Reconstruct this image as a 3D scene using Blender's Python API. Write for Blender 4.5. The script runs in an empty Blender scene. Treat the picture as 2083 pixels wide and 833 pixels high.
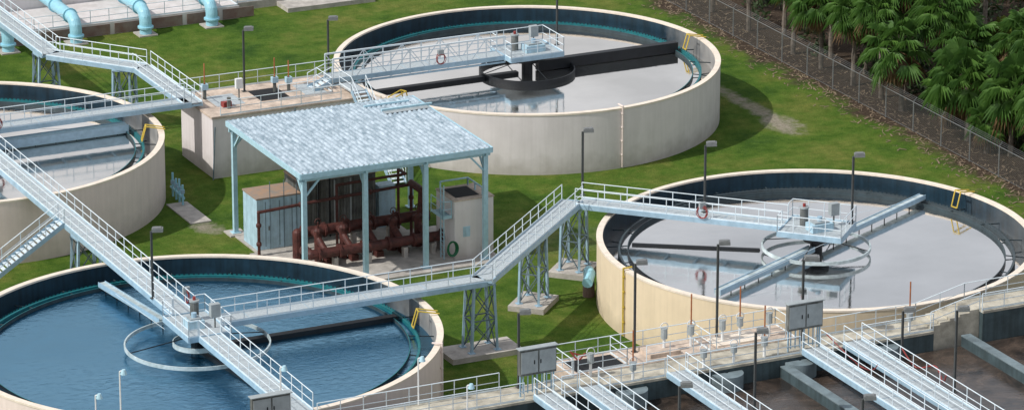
import bpy, math, random
from mathutils import Vector, Matrix
random.seed(7)
S=bpy.context.scene
PI=math.pi
w2g=-math.radians(25.5)
# ---------------------------------------------------------------- materials
def mat(name,col,rough=0.7,var=0.25,scale=1.5,metal=0.0,streak=0.0,bump=0.0,bscale=20,col2=None,spec=0.4,trans=0.0,base=0.0,aniso=None):
    m=bpy.data.materials.new(name); m.use_nodes=True; nt=m.node_tree; N=nt.nodes; L=nt.links
    b=N['Principled BSDF']; b.inputs['Roughness'].default_value=rough; b.inputs['Metallic'].default_value=metal
    b.inputs['Specular IOR Level'].default_value=spec
    tc=N.new('ShaderNodeTexCoord'); src=tc.outputs['Object']
    if aniso:
        mp0=N.new('ShaderNodeMapping'); mp0.inputs['Scale'].default_value=aniso; L.new(src,mp0.inputs['Vector']); src=mp0.outputs['Vector']
    n=N.new('ShaderNodeTexNoise'); n.inputs['Scale'].default_value=scale; n.inputs['Detail'].default_value=7; n.inputs['Roughness'].default_value=0.65
    L.new(src,n.inputs['Vector'])
    r=N.new('ShaderNodeValToRGB'); r.color_ramp.elements[0].position=0.3; r.color_ramp.elements[1].position=0.7
    d=[c*(1-var) for c in col[:3]]; u=[min(1,c*(1+var*0.6)) for c in col[:3]]
    if col2: d=col2
    r.color_ramp.elements[0].color=(*d,1); r.color_ramp.elements[1].color=(*u,1)
    L.new(n.outputs['Fac'],r.inputs['Fac']); out=r.outputs['Color']
    if streak>0:
        mp=N.new('ShaderNodeMapping'); mp.inputs['Scale'].default_value=(2.2,2.2,0.12)
        L.new(tc.outputs['Object'],mp.inputs['Vector'])
        n2=N.new('ShaderNodeTexNoise'); n2.inputs['Scale'].default_value=1.6; n2.inputs['Detail'].default_value=5
        L.new(mp.outputs['Vector'],n2.inputs['Vector'])
        r2=N.new('ShaderNodeValToRGB'); r2.color_ramp.elements[0].position=0.35; r2.color_ramp.elements[1].position=0.6
        r2.color_ramp.elements[0].color=(1-streak,1-streak,1-streak*1.1,1); r2.color_ramp.elements[1].color=(1,1,1,1)
        L.new(n2.outputs['Fac'],r2.inputs['Fac'])
        mx=N.new('ShaderNodeMixRGB'); mx.blend_type='MULTIPLY'; mx.inputs[0].default_value=1
        L.new(out,mx.inputs[1]); L.new(r2.outputs['Color'],mx.inputs[2]); out=mx.outputs[0]
    if base>0: # damp, grass-stained foot of the wall
        sx=N.new('ShaderNodeSeparateXYZ'); L.new(tc.outputs['Object'],sx.inputs[0])
        n5=N.new('ShaderNodeTexNoise'); n5.inputs['Scale'].default_value=1.1; n5.inputs['Detail'].default_value=6; L.new(tc.outputs['Object'],n5.inputs['Vector'])
        ma=N.new('ShaderNodeMath'); ma.operation='MULTIPLY_ADD'; L.new(n5.outputs['Fac'],ma.inputs[0]); ma.inputs[1].default_value=-2.0; L.new(sx.outputs['Z'],ma.inputs[2])
        r3=N.new('ShaderNodeMapRange'); r3.inputs['From Min'].default_value=-.9; r3.inputs['From Max'].default_value=.5; r3.inputs['To Min'].default_value=base; r3.inputs['To Max'].default_value=0; L.new(ma.outputs[0],r3.inputs['Value'])
        mx=N.new('ShaderNodeMixRGB'); L.new(r3.outputs[0],mx.inputs[0]); L.new(out,mx.inputs[1]); mx.inputs[2].default_value=(.16,.14,.08,1); out=mx.outputs[0]
    L.new(out,b.inputs['Base Color'])
    if trans>0:
        t=N.new('ShaderNodeBsdfTranslucent'); ms=N.new('ShaderNodeMixShader'); ms.inputs[0].default_value=trans
        L.new(out,t.inputs['Color']); L.new(b.outputs[0],ms.inputs[1]); L.new(t.outputs[0],ms.inputs[2]); L.new(ms.outputs[0],N['Material Output'].inputs['Surface'])
    if bump>0:
        n3=N.new('ShaderNodeTexNoise'); n3.inputs['Scale'].default_value=bscale; n3.inputs['Detail'].default_value=4
        L.new(tc.outputs['Object'],n3.inputs['Vector'])
        bp=N.new('ShaderNodeBump'); bp.inputs['Strength'].default_value=bump; bp.inputs['Distance'].default_value=0.05
        L.new(n3.outputs['Fac'],bp.inputs['Height']); L.new(bp.outputs['Normal'],b.inputs['Normal'])
    return m
def watermat(name,diff,gloss,fac,bump,bscale,rough=0.03,foam=None,dist=.03,stretch=1.5):
    m=bpy.data.materials.new(name); m.use_nodes=True; nt=m.node_tree; N=nt.nodes; L=nt.links
    N.remove(N['Principled BSDF']); o=N['Material Output']
    tc=N.new('ShaderNodeTexCoord')
    mp=N.new('ShaderNodeMapping'); mp.inputs['Rotation'].default_value=(0,0,.9); mp.inputs['Scale'].default_value=(1.0,stretch,1); L.new(tc.outputs['Object'],mp.inputs['Vector'])
    n=N.new('ShaderNodeTexNoise'); n.inputs['Scale'].default_value=bscale; n.inputs['Detail'].default_value=7; n.inputs['Roughness'].default_value=0.62; n.inputs['Distortion'].default_value=.9
    L.new(mp.outputs['Vector'],n.inputs['Vector'])
    n6=N.new('ShaderNodeTexNoise'); n6.inputs['Scale'].default_value=.10; n6.inputs['Detail'].default_value=4; L.new(tc.outputs['Object'],n6.inputs['Vector'])
    st=N.new('ShaderNodeMapRange'); st.inputs['From Min'].default_value=.35; st.inputs['From Max'].default_value=.65; st.inputs['To Min'].default_value=bump*.25; st.inputs['To Max'].default_value=bump; L.new(n6.outputs['Fac'],st.inputs['Value'])
    bp=N.new('ShaderNodeBump'); bp.inputs['Distance'].default_value=dist; L.new(st.outputs[0],bp.inputs['Strength'])
    L.new(n.outputs['Fac'],bp.inputs['Height'])
    g=N.new('ShaderNodeBsdfGlossy'); g.inputs['Color'].default_value=(*gloss,1); g.inputs['Roughness'].default_value=rough
    L.new(bp.outputs['Normal'],g.inputs['Normal'])
    d=N.new('ShaderNodeBsdfDiffuse')
    n4=N.new('ShaderNodeTexNoise'); n4.inputs['Scale'].default_value=0.3; n4.inputs['Detail'].default_value=9; n4.inputs['Roughness'].default_value=0.7; n4.inputs['Distortion'].default_value=2.0
    L.new(tc.outputs['Object'],n4.inputs['Vector'])
    r=N.new('ShaderNodeValToRGB'); r.color_ramp.elements[0].position=0.38; r.color_ramp.elements[1].position=0.70
    f2=foam if foam else [c*1.5 for c in diff]
    r.color_ramp.elements[0].color=(*diff,1); r.color_ramp.elements[1].color=(*f2,1)
    L.new(n4.outputs['Fac'],r.inputs['Fac']); L.new(r.outputs['Color'],d.inputs['Color'])
    mr=N.new('ShaderNodeMapRange'); mr.inputs['To Min'].default_value=fac*.84; mr.inputs['To Max'].default_value=min(1,fac*1.12); mr.inputs['From Min'].default_value=.35; mr.inputs['From Max'].default_value=.65
    L.new(n6.outputs['Fac'],mr.inputs['Value'])
    mx=N.new('ShaderNodeMixShader'); L.new(mr.outputs[0],mx.inputs[0])
    L.new(d.outputs[0],mx.inputs[1]); L.new(g.outputs[0],mx.inputs[2]); L.new(mx.outputs[0],o.inputs['Surface'])
    return m
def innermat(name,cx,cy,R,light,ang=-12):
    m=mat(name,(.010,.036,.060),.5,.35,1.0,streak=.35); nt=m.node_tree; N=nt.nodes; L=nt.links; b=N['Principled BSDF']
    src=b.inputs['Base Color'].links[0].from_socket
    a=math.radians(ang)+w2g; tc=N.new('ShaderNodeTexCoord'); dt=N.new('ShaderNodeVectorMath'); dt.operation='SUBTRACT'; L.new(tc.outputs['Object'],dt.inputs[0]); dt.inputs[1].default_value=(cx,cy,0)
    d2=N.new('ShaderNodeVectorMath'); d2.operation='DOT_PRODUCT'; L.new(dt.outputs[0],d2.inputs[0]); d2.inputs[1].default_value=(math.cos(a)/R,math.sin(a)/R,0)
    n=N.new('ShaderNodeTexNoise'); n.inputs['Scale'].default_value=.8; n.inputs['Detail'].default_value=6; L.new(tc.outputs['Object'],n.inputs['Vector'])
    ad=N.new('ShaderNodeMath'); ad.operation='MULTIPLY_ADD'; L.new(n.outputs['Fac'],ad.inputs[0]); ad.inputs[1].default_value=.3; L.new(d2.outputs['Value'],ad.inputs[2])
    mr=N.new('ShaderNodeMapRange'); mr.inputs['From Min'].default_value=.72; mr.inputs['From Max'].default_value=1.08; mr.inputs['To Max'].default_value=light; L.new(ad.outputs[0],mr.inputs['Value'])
    mx=N.new('ShaderNodeMixRGB'); L.new(mr.outputs[0],mx.inputs[0]); L.new(src,mx.inputs[1]); mx.inputs[2].default_value=(.40,.39,.37,1); L.new(mx.outputs[0],b.inputs['Base Color'])  # sunlight on the right-hand inner wall, painted into the base colour as pale grey
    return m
M={}
M['wallA']=mat('concrete_paint_white',(.74,.695,.69),.85,.07,.6,streak=.06,base=.4)
M['wallB']=mat('concrete_paint_cream',(.76,.63,.45),.85,.07,.6,streak=.06,base=.3)
M['wallC']=mat('concrete_paint_pink',(.77,.66,.61),.85,.07,.6,streak=.06,base=.3)
M['rim']=mat('rim_concrete',(.78,.69,.58),.85,.15,2)
M['teal']=mat('weir_teal',(.012,.15,.17),.5,.3,3)
M['weirgrey']=mat('weir_grey',(.05,.07,.08),.5,.3,3)
M['launder']=mat('launder_concrete',(.03,.05,.06),.7,.4,1.5)
M['alum']=mat('aluminium_rail',(.68,.77,.82),.45,.10,2)
M['channel']=mat('steel_channel',(.32,.47,.58),.5,.2,2)
M['grate']=mat('walkway_grating',(.42,.47,.49),.7,.25,6)
M['lattice']=mat('tower_steel',(.12,.17,.20),.6,.3,3)
M['dark']=mat('dark_steel',(.010,.013,.017),.5,.4,2)
M['whitebeam']=mat('beam_pale',(.50,.58,.60),.6,.25,2,col2=(.28,.34,.34))
M['pole']=mat('lamp_pole_bronze',(.06,.065,.065),.5,.2,3)
M['head']=mat('lamp_head_grey',(.17,.18,.18),.5,.2,4)
M['conc']=mat('concrete',(.46,.43,.39),.9,.35,1.2,bump=.3)
M['conc2']=mat('concrete_beige',(.60,.49,.40),.9,.40,.9,streak=.12)
M['deckyel']=mat('concrete_weathered',(.46,.43,.35),.9,.5,1.0)
M['concdark']=mat('concrete_wet',(.055,.085,.095),.7,.45,.8,streak=.3)
M['basintop']=mat('concrete_basin_top',(.17,.22,.24),.8,.4,1.0)
M['roof']=mat('roof_sheet',(.46,.54,.60),.5,.35,1.6,metal=0.1,col2=(.15,.22,.27),aniso=(2.6,.9,1))
M['bluest']=mat('pale_blue_steel',(.40,.61,.70),.5,.15,3)
M['bluebox']=mat('pale_blue_panel',(.46,.66,.78),.5,.2,1.5,streak=.2)
M['bluepipe']=mat('light_blue_pipe',(.32,.62,.74),.4,.12,2)
M['rust']=mat('rust_pipe',(.10,.031,.025),.6,.5,3,col2=(.030,.011,.010))
M['rusttop']=mat('rusty_top',(.34,.20,.12),.8,.5,2,col2=(.24,.23,.21))
M['grey']=mat('grey_panel',(.17,.18,.175),.6,.45,1.2,streak=.5)
M['panelg']=mat('panel_grey',(.34,.38,.39),.5,.2,2)
M['black']=mat('black_void',(.01,.012,.014),.8,.2,1)
M['yellow']=mat('yellow_paint',(.58,.42,.06),.5,.2,4)
M['red']=mat('red_rubber',(.28,.04,.035),.5,.2,4)
M['orange']=mat('stem_orange',(.38,.13,.05),.6,.3,4)
M['green']=mat('green_hose',(.01,.12,.05),.5,.2,4)
M['white']=mat('white_paint',(.72,.74,.74),.5,.08,4)
M['brown']=mat('brown_brick',(.13,.07,.055),.8,.6,1.2,col2=(.25,.2,.17))
M['trunk']=mat('palm_bark',(.20,.17,.14),.9,.5,6,bump=.5)
M['leafA']=mat('palm_leaf',(.12,.23,.045),.45,.5,.7,col2=(.035,.10,.025),trans=.3)
M['leafY']=mat('palm_leaf_yellow',(.24,.27,.05),.5,.4,1.2,col2=(.11,.16,.03),trans=.3)
M['leafB']=mat('palm_leaf_dry',(.24,.15,.07),.7,.5,2,col2=(.09,.06,.035),trans=.2)
M['leafC']=mat('shrub_leaf',(.045,.075,.024),.6,.6,.35,col2=(.008,.020,.009),trans=.15)
M['litter']=mat('leaf_litter',(.24,.18,.12),.9,.6,6)
M['wA']=watermat('water_grey',(.03,.035,.035),(.97,.95,.93),.88,.16,1.5)
M['wB']=watermat('water_slate',(.04,.045,.045),(.91,.90,.89),.84,.16,1.4)
M['wC']=watermat('water_blue',(.005,.033,.065),(.33,.60,.80),.64,1.0,1.7,dist=.075,stretch=1.4)
M['wE']=watermat('water_aeration',(.030,.024,.020),(.62,.66,.70),.24,.9,3,rough=.12,foam=(.12,.088,.068))
M['wD']=M['wA']
# ---------------------------------------------------------------- mesh builder
class MB:
    def __init__(s): s.v=[];s.f=[];s.m=[];s.mats=[]
    def mi(s,k):
        if k not in s.mats: s.mats.append(k)
        return s.mats.index(k)
    def add(s,vs,fs,k):
        o=len(s.v); s.v+=[tuple(v) for v in vs]; i=s.mi(k)
        for f in fs: s.f.append([a+o for a in f]); s.m.append(i)
    def box(s,x0,y0,z0,x1,y1,z1,k):
        s.add([(x0,y0,z0),(x1,y0,z0),(x1,y1,z0),(x0,y1,z0),(x0,y0,z1),(x1,y0,z1),(x1,y1,z1),(x0,y1,z1)],
          [(0,3,2,1),(4,5,6,7),(0,1,5,4),(1,2,6,5),(2,3,7,6),(3,0,4,7)],k)
    def beam(s,p,q,w,h,k):
        p=Vector(p);q=Vector(q);d=(q-p)
        if d.length<1e-6: return
        d.normalize(); up=Vector((0,0,1))
        if abs(d.z)>.999: up=Vector((0,1,0))
        a=d.cross(up).normalized()*w/2; b=a.cross(d).normalized()*h/2
        vs=[]
        for c in (p,q): vs+=[c-a-b,c+a-b,c+a+b,c-a+b]
        s.add(vs,[(0,1,2,3),(7,6,5,4),(0,4,5,1),(1,5,6,2),(2,6,7,3),(3,7,4,0)],k)
    def tube(s,p,q,r,k,n=8,r2=None):
        p=Vector(p);q=Vector(q);d=(q-p)
        if d.length<1e-6: return
        d.normalize(); up=Vector((0,0,1)) if abs(d.z)<.99 else Vector((1,0,0))
        a=d.cross(up).normalized(); b=a.cross(d); r2=r if r2 is None else r2
        vs=[]
        for c,rr in ((p,r),(q,r2)):
            for i in range(n):
                t=2*math.pi*i/n; vs.append(c+a*math.cos(t)*rr+b*math.sin(t)*rr)
        fs=[(i,(i+1)%n,n+(i+1)%n,n+i) for i in range(n)]+[tuple(range(n))[::-1],tuple(range(n,2*n))]
        s.add(vs,fs,k)
    def path(s,pts,r,k,n=8):
        for a,b in zip(pts[:-1],pts[1:]): s.tube(a,b,r,k,n)
        for c in pts[1:-1]: s.ball(c,r*1.01,k,12,8)
    def ball(s,c,r,k,n=8,m=5):
        vs=[];fs=[]
        for j in range(m+1):
            ph=math.pi*j/m
            for i in range(n):
                t=2*math.pi*i/n; vs.append((c[0]+r*math.sin(ph)*math.cos(t),c[1]+r*math.sin(ph)*math.sin(t),c[2]+r*math.cos(ph)))
        for j in range(m):
            for i in range(n): fs.append((j*n+i,(j+1)*n+i,(j+1)*n+(i+1)%n,j*n+(i+1)%n))
        s.add(vs,fs,k)
    def ring(s,cx,cy,r0,r1,z0,z1,ko,ki=None,kt=None,n=160,a0=0,a1=2*math.pi):
        ki=ki or ko; kt=kt or ko; full=abs(a1-a0-2*math.pi)<1e-6; N=n if full else n+1
        vs=[]
        for i in range(N):
            t=a0+(a1-a0)*i/n; c=math.cos(t);q=math.sin(t)
            vs+=[(cx+r0*c,cy+r0*q,z0),(cx+r1*c,cy+r1*q,z0),(cx+r1*c,cy+r1*q,z1),(cx+r0*c,cy+r0*q,z1)]
        fo=[];fi=[];ft=[]
        for i in range(n):
            a=4*i;b=4*((i+1)%N)
            fo.append((a+1,b+1,b+2,a+2)); fi.append((b,a,a+3,b+3)); ft.append((a+3,a+2,b+2,b+3)); ft.append((a,b,b+1,a+1))
        o=len(s.v); s.v+=vs
        for fs,k in ((fo,ko),(fi,ki),(ft,kt)):
            i=s.mi(k)
            for f in fs: s.f.append([a+o for a in f]); s.m.append(i)
    def disc(s,cx,cy,r,z,k,n=128):
        s.add([(cx+r*math.cos(2*math.pi*i/n),cy+r*math.sin(2*math.pi*i/n),z) for i in range(n)],[tuple(range(n))],k)
    def torus(s,c,R,r,k,ax=(0,1,0),n=18,sq=1.0):
        ax=Vector(ax).normalized(); u=ax.cross(Vector((0,0,1))).normalized(); w=Vector((0,0,1))
        pts=[Vector(c)+u*R*math.cos(2*math.pi*i/n)+w*R*sq*math.sin(2*math.pi*i/n) for i in range(n+1)]
        for a,b in zip(pts[:-1],pts[1:]): s.tube(a,b,r,k,5)
    def obj(s,name,parent=None):
        me=bpy.data.meshes.new(name); me.from_pydata(s.v,[],s.f)
        for k in s.mats: me.materials.append(M[k])
        me.polygons.foreach_set('material_index',s.m); me.update()
        o=bpy.data.objects.new(name,me); S.collection.objects.link(o)
        if parent: o.parent=parent
        return o
def empty(name):
    e=bpy.data.objects.new(name,None); S.collection.objects.link(e); e.empty_display_size=.5; return e
# ---------------------------------------------------------------- railings / walkways
def rail(mb,pts,h=1.07,k='alum',r=.029,sp=1.5,kick=True,mids=1):
    for a,b in zip(pts[:-1],pts[1:]):
        a=Vector(a);b=Vector(b);L=(b-a).length
        if L<.05: continue
        n=max(1,round(L/sp)); Z=Vector((0,0,1))
        mb.tube(a+Z*h,b+Z*h,r,k,6)
        for j in range(mids): 
            zz=h*(j+1)/(mids+1); mb.tube(a+Z*zz,b+Z*zz,r*.85,k,5)
        for i in range(n+1):
            c=a+(b-a)*i/n; mb.tube(c-Z*.12,c+Z*h,r,k,6)
        if kick: mb.beam(a+Z*.07,b+Z*.07,.012,.11,k)
def walkway(mb,p,q,w=1.4,z=5.0,rl=True,rr=True,trL=(0,0),trR=(0,0),depth=.32):
    p=Vector((p[0],p[1],z));q=Vector((q[0],q[1],z)); d=(q-p); L=d.length; d.normalize(); n=Vector((-d.y,d.x,0))
    mb.beam(p-Vector((0,0,.03)),q-Vector((0,0,.03)),w-.02,.05,'grate')
    for sg in (1,-1):
        o=n*sg*w/2; mb.beam(p+o-Vector((0,0,depth/2-.02)),q+o-Vector((0,0,depth/2-.02)),.09,depth,'channel')
    k=int(L/1.8)
    for i in range(k+1):
        c=p+d*(L*i/max(k,1))-Vector((0,0,depth/2+.02)); mb.beam(c-n*w*.48,c+n*w*.48,.08,.14,'channel')
        if i: mb.beam(c-n*w*.49+Vector((0,0,depth/2+.022)),c+n*w*.49+Vector((0,0,depth/2+.022)),.03,.006,'channel')
    if rl: a=p+n*(w/2-.02)+d*trL[0]; b=q+n*(w/2-.02)-d*trL[1]; rail(mb,[a,b])
    if rr: a=p-n*(w/2-.02)+d*trR[0]; b=q-n*(w/2-.02)-d*trR[1]; rail(mb,[a,b])
def tower(mb,x,y,z=4.7,a=0,w=1.2,l=1.6,pad=(1.6,1.3)):
    ca,sa=math.cos(a),math.sin(a)
    R=lambda u,v,zz:(x+u*ca-v*sa,y+u*sa+v*ca,zz)
    hp=[R(-pad[0],-pad[1],0),R(pad[0],-pad[1],0),R(pad[0],pad[1],0),R(-pad[0],pad[1],0)]
    hp2=[(p[0],p[1],.35) for p in hp]
    mb.add(hp+hp2,[(4,5,6,7),(0,1,5,4),(1,2,6,5),(2,3,7,6),(3,0,4,7)],'conc')
    cs=[(-l/2,-w/2),(l/2,-w/2),(l/2,w/2),(-l/2,w/2)]
    for i,(u,v) in enumerate(cs):
        mb.beam(R(u*1.1,v*1.1,.35),R(u*.85,v,z),.15,.15,'channel')
        c=R(u*1.1,v*1.1,0); mb.box(c[0]-.2,c[1]-.2,.35,c[0]+.2,c[1]+.2,.39,'channel')
        u2,v2=cs[(i+1)%4]
        for z0,z1 in ((.5,(z)/2),(z/2,z-.1)):
            mb.beam(R(u,v,z0),R(u2,v2,z1),.06,.06,'lattice'); mb.beam(R(u2,v2,z0),R(u,v,z1),.06,.06,'lattice')
        mb.beam(R(u,v,z/2),R(u2,v2,z/2),.07,.07,'lattice'); mb.beam(R(u*.9,v,z-.06),R(u2*.9,v2,z-.06),.1,.12,'channel')
# ---------------------------------------------------------------- tanks
cnt=[0]
def clarifier(cx,cy,R,wall,water,th,ringR,ringk,arms,bridge_in,truss=False,ringz=3.5,inner2=None,weir='teal',light=.85,hw=1.75,hosef=.55,drop=0):
    e=empty('clarifier_tank'); cnt[0]+=1
    nk='navy%d'%cnt[0]; M[nk]=innermat('tank_lining_painted_sun',cx,cy,R,light)
    b=MB(); H=4.4; T=.36
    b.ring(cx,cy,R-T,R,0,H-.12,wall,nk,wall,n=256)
    b.ring(cx,cy,R-T-.02,R+.03,H-.12,H,'rim','rim','rim',n=256)
    b.obj('wall',e)
    b=MB(); b.disc(cx,cy,R-T,2.7,'launder'); 
    b.ring(cx,cy,R-T-1.15,R-T-1.0,2.6,3.50,'launder',weir,weir,n=256)
    rr=R-T-.98; n=int(2*math.pi*rr/.3)
    for i in range(n):
        t=2*math.pi*i/n; t2=2*math.pi*(i+.6)/n
        p=(cx+rr*math.cos(t),cy+rr*math.sin(t)); q=(cx+rr*math.cos(t2),cy+rr*math.sin(t2))
        b.add([(p[0],p[1],3.42),(q[0],q[1],3.42),(q[0],q[1],3.58),(p[0],p[1],3.58)],[(0,1,2,3)],weir)
    b.ring(cx,cy,R-T-1.65,R-T-1.60,3.1,3.54,'dark','launder',weir,n=256)
    for i in range(24):
        t=2*math.pi*i/24
        b.beam((cx+(R-T)*math.cos(t),cy+(R-T)*math.sin(t),3.3),(cx+(R-T-1.65)*math.cos(t),cy+(R-T-1.65)*math.sin(t),3.45),.06,.06,'launder')
    b.obj('effluent_weir',e)
    b=MB(); b.disc(cx,cy,R-T-1.16,3.3,water); b.obj('water',e)
    b=MB(); b.ring(cx,cy,R-T-1.0,R-T-.005,2.85,2.9,water,water,water); b.obj('launder_water',e)
    b=MB(); c=Vector((cx,cy,0)); d=Vector((math.cos(th),math.sin(th),0)); nn=Vector((-d.y,d.x,0)); Z=Vector((0,0,1))
    b.ring(cx,cy,ringR-.09,ringR,ringz-.12-drop,ringz+.10,ringk,n=72)
    if inner2: b.ring(cx,cy,inner2-.06,inner2,ringz-.1,ringz+.2,'whitebeam',n=40)
    b.tube((cx,cy,2.8),(cx,cy,4.6),.4,'dark',16); b.ring(cx,cy,.1,.85,4.15,4.45,'dark',n=32)
    for i in range(4):
        t=math.pi*i/2+th; b.beam((cx+.4*math.cos(t),cy+.4*math.sin(t),4.3),(cx+ringR*math.cos(t),cy+ringR*math.sin(t),ringz+.05),.05,.05,'dark')
    for (ang,r0,r1,w,z0,z1,k) in arms:
        v=Vector((math.cos(ang),math.sin(ang),0)); zc=(z0+z1)/2
        b.beam(c+v*r0+Z*zc,c+v*r1+Z*zc,w,z1-z0,k)
        vn=Vector((-v.y,v.x,0))
        if k in('whitebeam','bluest'):
            for sg in (1,-1): b.beam(c+v*r0+vn*sg*(w/2+.02)+Z*(zc+.06),c+v*r1+vn*sg*(w/2+.02)+Z*(zc+.06),.04,z1-z0,'channel')
            b.tube(c+v*r1*.95+Z*zc,c+v*ringR*.3+vn*1.5+Z*4.6,.015,'alum',4)
        k2=int((r1-r0)/1.5)
        for i in range(k2+1): b.beam(c+v*(r0+i*1.5)+Z*zc,c+v*(r0+i*1.5)+Z*2.8,.05,.05,'dark')
    b.obj('skimmer_mechanism',e)
    b=MB(); zb=5.0
    start=c+d*bridge_in; hl=2.1
    p=c-d*hl; 
    walkway(b,start,p,1.4,zb,rl=not truss,rr=not truss)
    if truss:
        L=(p-start).length; u=(p-start).normalized()
        for sg in (1,-1):
            o=nn*sg*.7
            A=start+o+Z*zb; B=p+o+Z*zb; hh=1.45
            b.beam(A+Z*hh,B+Z*hh,.09,.11,'alum'); b.beam(A+Z*.75,B+Z*.75,.05,.05,'alum'); b.beam(A-Z*.45,B-Z*.45,.1,.12,'channel')
            k=int(L/1.5)
            for i in range(k+1):
                q=A+u*(L*i/k); b.beam(q-Z*.45,q+Z*hh,.07,.07,'alum')
                if i<k:
                    q2=A+u*(L*(i+1)/k)
                    if i%2: b.beam(q-Z*.4,q2+Z*hh,.055,.055,'alum')
                    else: b.beam(q+Z*hh,q2-Z*.4,.055,.055,'alum')
    b.beam(c-d*hl+Z*(zb-.06),c+d*hl+Z*(zb-.06),2*hw,.1,'grate')
    for sg in (1,-1):
        b.beam(c-d*hl+nn*sg*hw+Z*(zb-.12),c+d*hl+nn*sg*hw+Z*(zb-.12),.1,.34,'channel')
        b.beam(c-nn*hw+d*sg*hl+Z*(zb-.12),c+nn*hw+d*sg*hl+Z*(zb-.12),.1,.34,'channel')
    P=lambda a,o:c+d*a+nn*o+Z*zb
    if hw>1.5: rail(b,[P(-hl,.75),P(-hl,hw),P(hl,hw),P(hl,-hw),P(-hl,-hw),P(-hl,-.75)],sp=1.2,h=1.15)
    else: rail(b,[P(-hl,.75),P(-hl,hw),P(hl,hw),P(hl,.75)],sp=1.2); rail(b,[P(hl,-.75),P(hl,-hw),P(-hl,-hw),P(-hl,-.75)],sp=1.2)
    b.obj('access_bridge',e)
    b=MB()
    q=P(-.9,.2); b.tube(q,q+Z*1.15,.27,'grey',14); b.tube(q+Z*1.15,q+Z*1.25,.32,'panelg',14); b.tube(q+Z*1.25,q+Z*1.45,.1,'red',8)
    q=P(.3,-.4*hw/1.75); w_=.75 if hw>1.5 else .5
    b.box(q.x-w_,q.y-.5,q.z,q.x+w_,q.y+.5,q.z+.5,'bluebox'); b.box(q.x-w_*.7,q.y-.35,q.z+.5,q.x+w_*.7,q.y+.35,q.z+.62,'panelg'); b.tube(q+Z*.62,q+Z*.9,.17,'channel',10)
    q=P(.9,.8); b.box(q.x-.3,q.y-.2,q.z+.7,q.x+.3,q.y+.2,q.z+1.5,'panelg'); b.tube(q,q+Z*.7,.05,'grey',6)
    b.obj('drive_motor',e)
    b=MB(); s_=-nn if (-nn).y<0 or abs(nn.y)<.01 else nn
    if th<-PI/2+.01 and th>-PI/2-.01: s_=Vector((1,0,0))
    q=start+(p-start)*hosef+s_*.76+Z*(zb+.5)
    b.box(q.x-.22,q.y-.1,q.z+.2,q.x+.22,q.y+.1,q.z+.6,'panelg')
    for j,(rr_,sq) in enumerate(((.34,1.25),(.28,1.5),(.38,.95))): b.torus(q+s_*.05*j-Z*.04*j,rr_,.025,'red',ax=nn,sq=sq)
    b.obj('hose_reel',e)
    return e
TA=(21.6,22.2);TB=(20.8,-22.0);TC=(-21.5,-21.9);TD=(-22.0,21.0)
clarifier(*TA,14.0,'wallA','wA',0,3.5,'dark',[(0,.8,12.2,.55,3.35,4.1,'dark'),(PI,.8,12.2,.5,3.2,3.5,'dark')],-15.6,truss=True,ringz=3.55,drop=.25,hosef=.62)
clarifier(*TB,14.0,'wallB','wB',-PI/4,3.5,'whitebeam',[(math.radians(27),0.5,12.6,.42,3.6,3.9,'whitebeam'),(math.radians(207),.5,11,.42,3.5,3.85,'whitebeam'),(math.radians(147),3.6,11.8,.22,3.28,3.42,'dark')],-16.0,ringz=3.75,weir='weirgrey',light=.25,hosef=.62)
clarifier(*TC,14.7,'wallC','wC',-PI/2,4.4,'whitebeam',[(math.radians(97),4.4,12.4,.42,3.7,4.0,'whitebeam'),(0.0,1.4,13.0,.5,3.2,3.6,'dark'),(math.radians(277),.5,12.2,.3,3.2,3.5,'dark')],-40.9,ringz=3.8,inner2=1.5,hw=1.35,hosef=.96)
clarifier(*TD,14.0,'wallC','wD',PI,3.5,'whitebeam',[(0.0,1,12.2,.8,3.4,3.95,'bluest'),(math.radians(190),1,12,.4,3.3,3.6,'dark')],-16.8,hosef=.97)
# ---------------------------------------------------------------- elevated walkways
b=MB()
walkway(b,(TC[0],TC[1]-2.1),(TC[0],-38.0),1.4)
b.obj('elevated_walkway')
b=MB()
walkway(b,(TC[0]+1.35,-21.7),(-2.6,-21.7),1.4,trL=(0,.2),trR=(0,-.4))
tower(b,-2.6,-21.4,pad=(2.4,1.2))
walkway(b,(-2.6,-21.7),(9.2,-10.4),1.4,trR=(.5,0),trL=(.2,.2))
tower(b,4.2,-14.9,a=PI/4,pad=(1.5,1.2)); tower(b,9.4,-10.2,a=PI/4,pad=(1.5,1.3))
b.obj('elevated_walkway')
b=MB()
walkway(b,(-5.1,20.3),(-5.1,30.2),1.4); walkway(b,(-5.1,30.2),(-9.8,36.2),1.4); walkway(b,(-9.8,36.2),(-9.8,62),1.4)
tower(b,-6.0,31.5,a=.9); tower(b,-9.8,37.5)
b.obj('elevated_walkway')
def stair(mb,p,q,w,steps,k='alum'):
    p=Vector(p);q=Vector(q);d=q-p;h=Vector((d.x,d.y,0)).normalized();n=Vector((-h.y,h.x,0))
    for sg in (1,-1):
        mb.beam(p+n*sg*w/2,q+n*sg*w/2,.06,.28,'channel'); 
        rail(mb,[p+n*sg*w/2,q+n*sg*w/2],kick=False)
    for i in range(steps):
        c=p+d*((i+.5)/steps); mb.beam(c-n*w/2,c+n*w/2,.28,.05,k)
b=MB(); stair(b,(-22.2,-.2,5),(-30.0,-.2,.1),1.2,26); tower(b,-21.5,-2.6); 
b.obj('access_stair')
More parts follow.
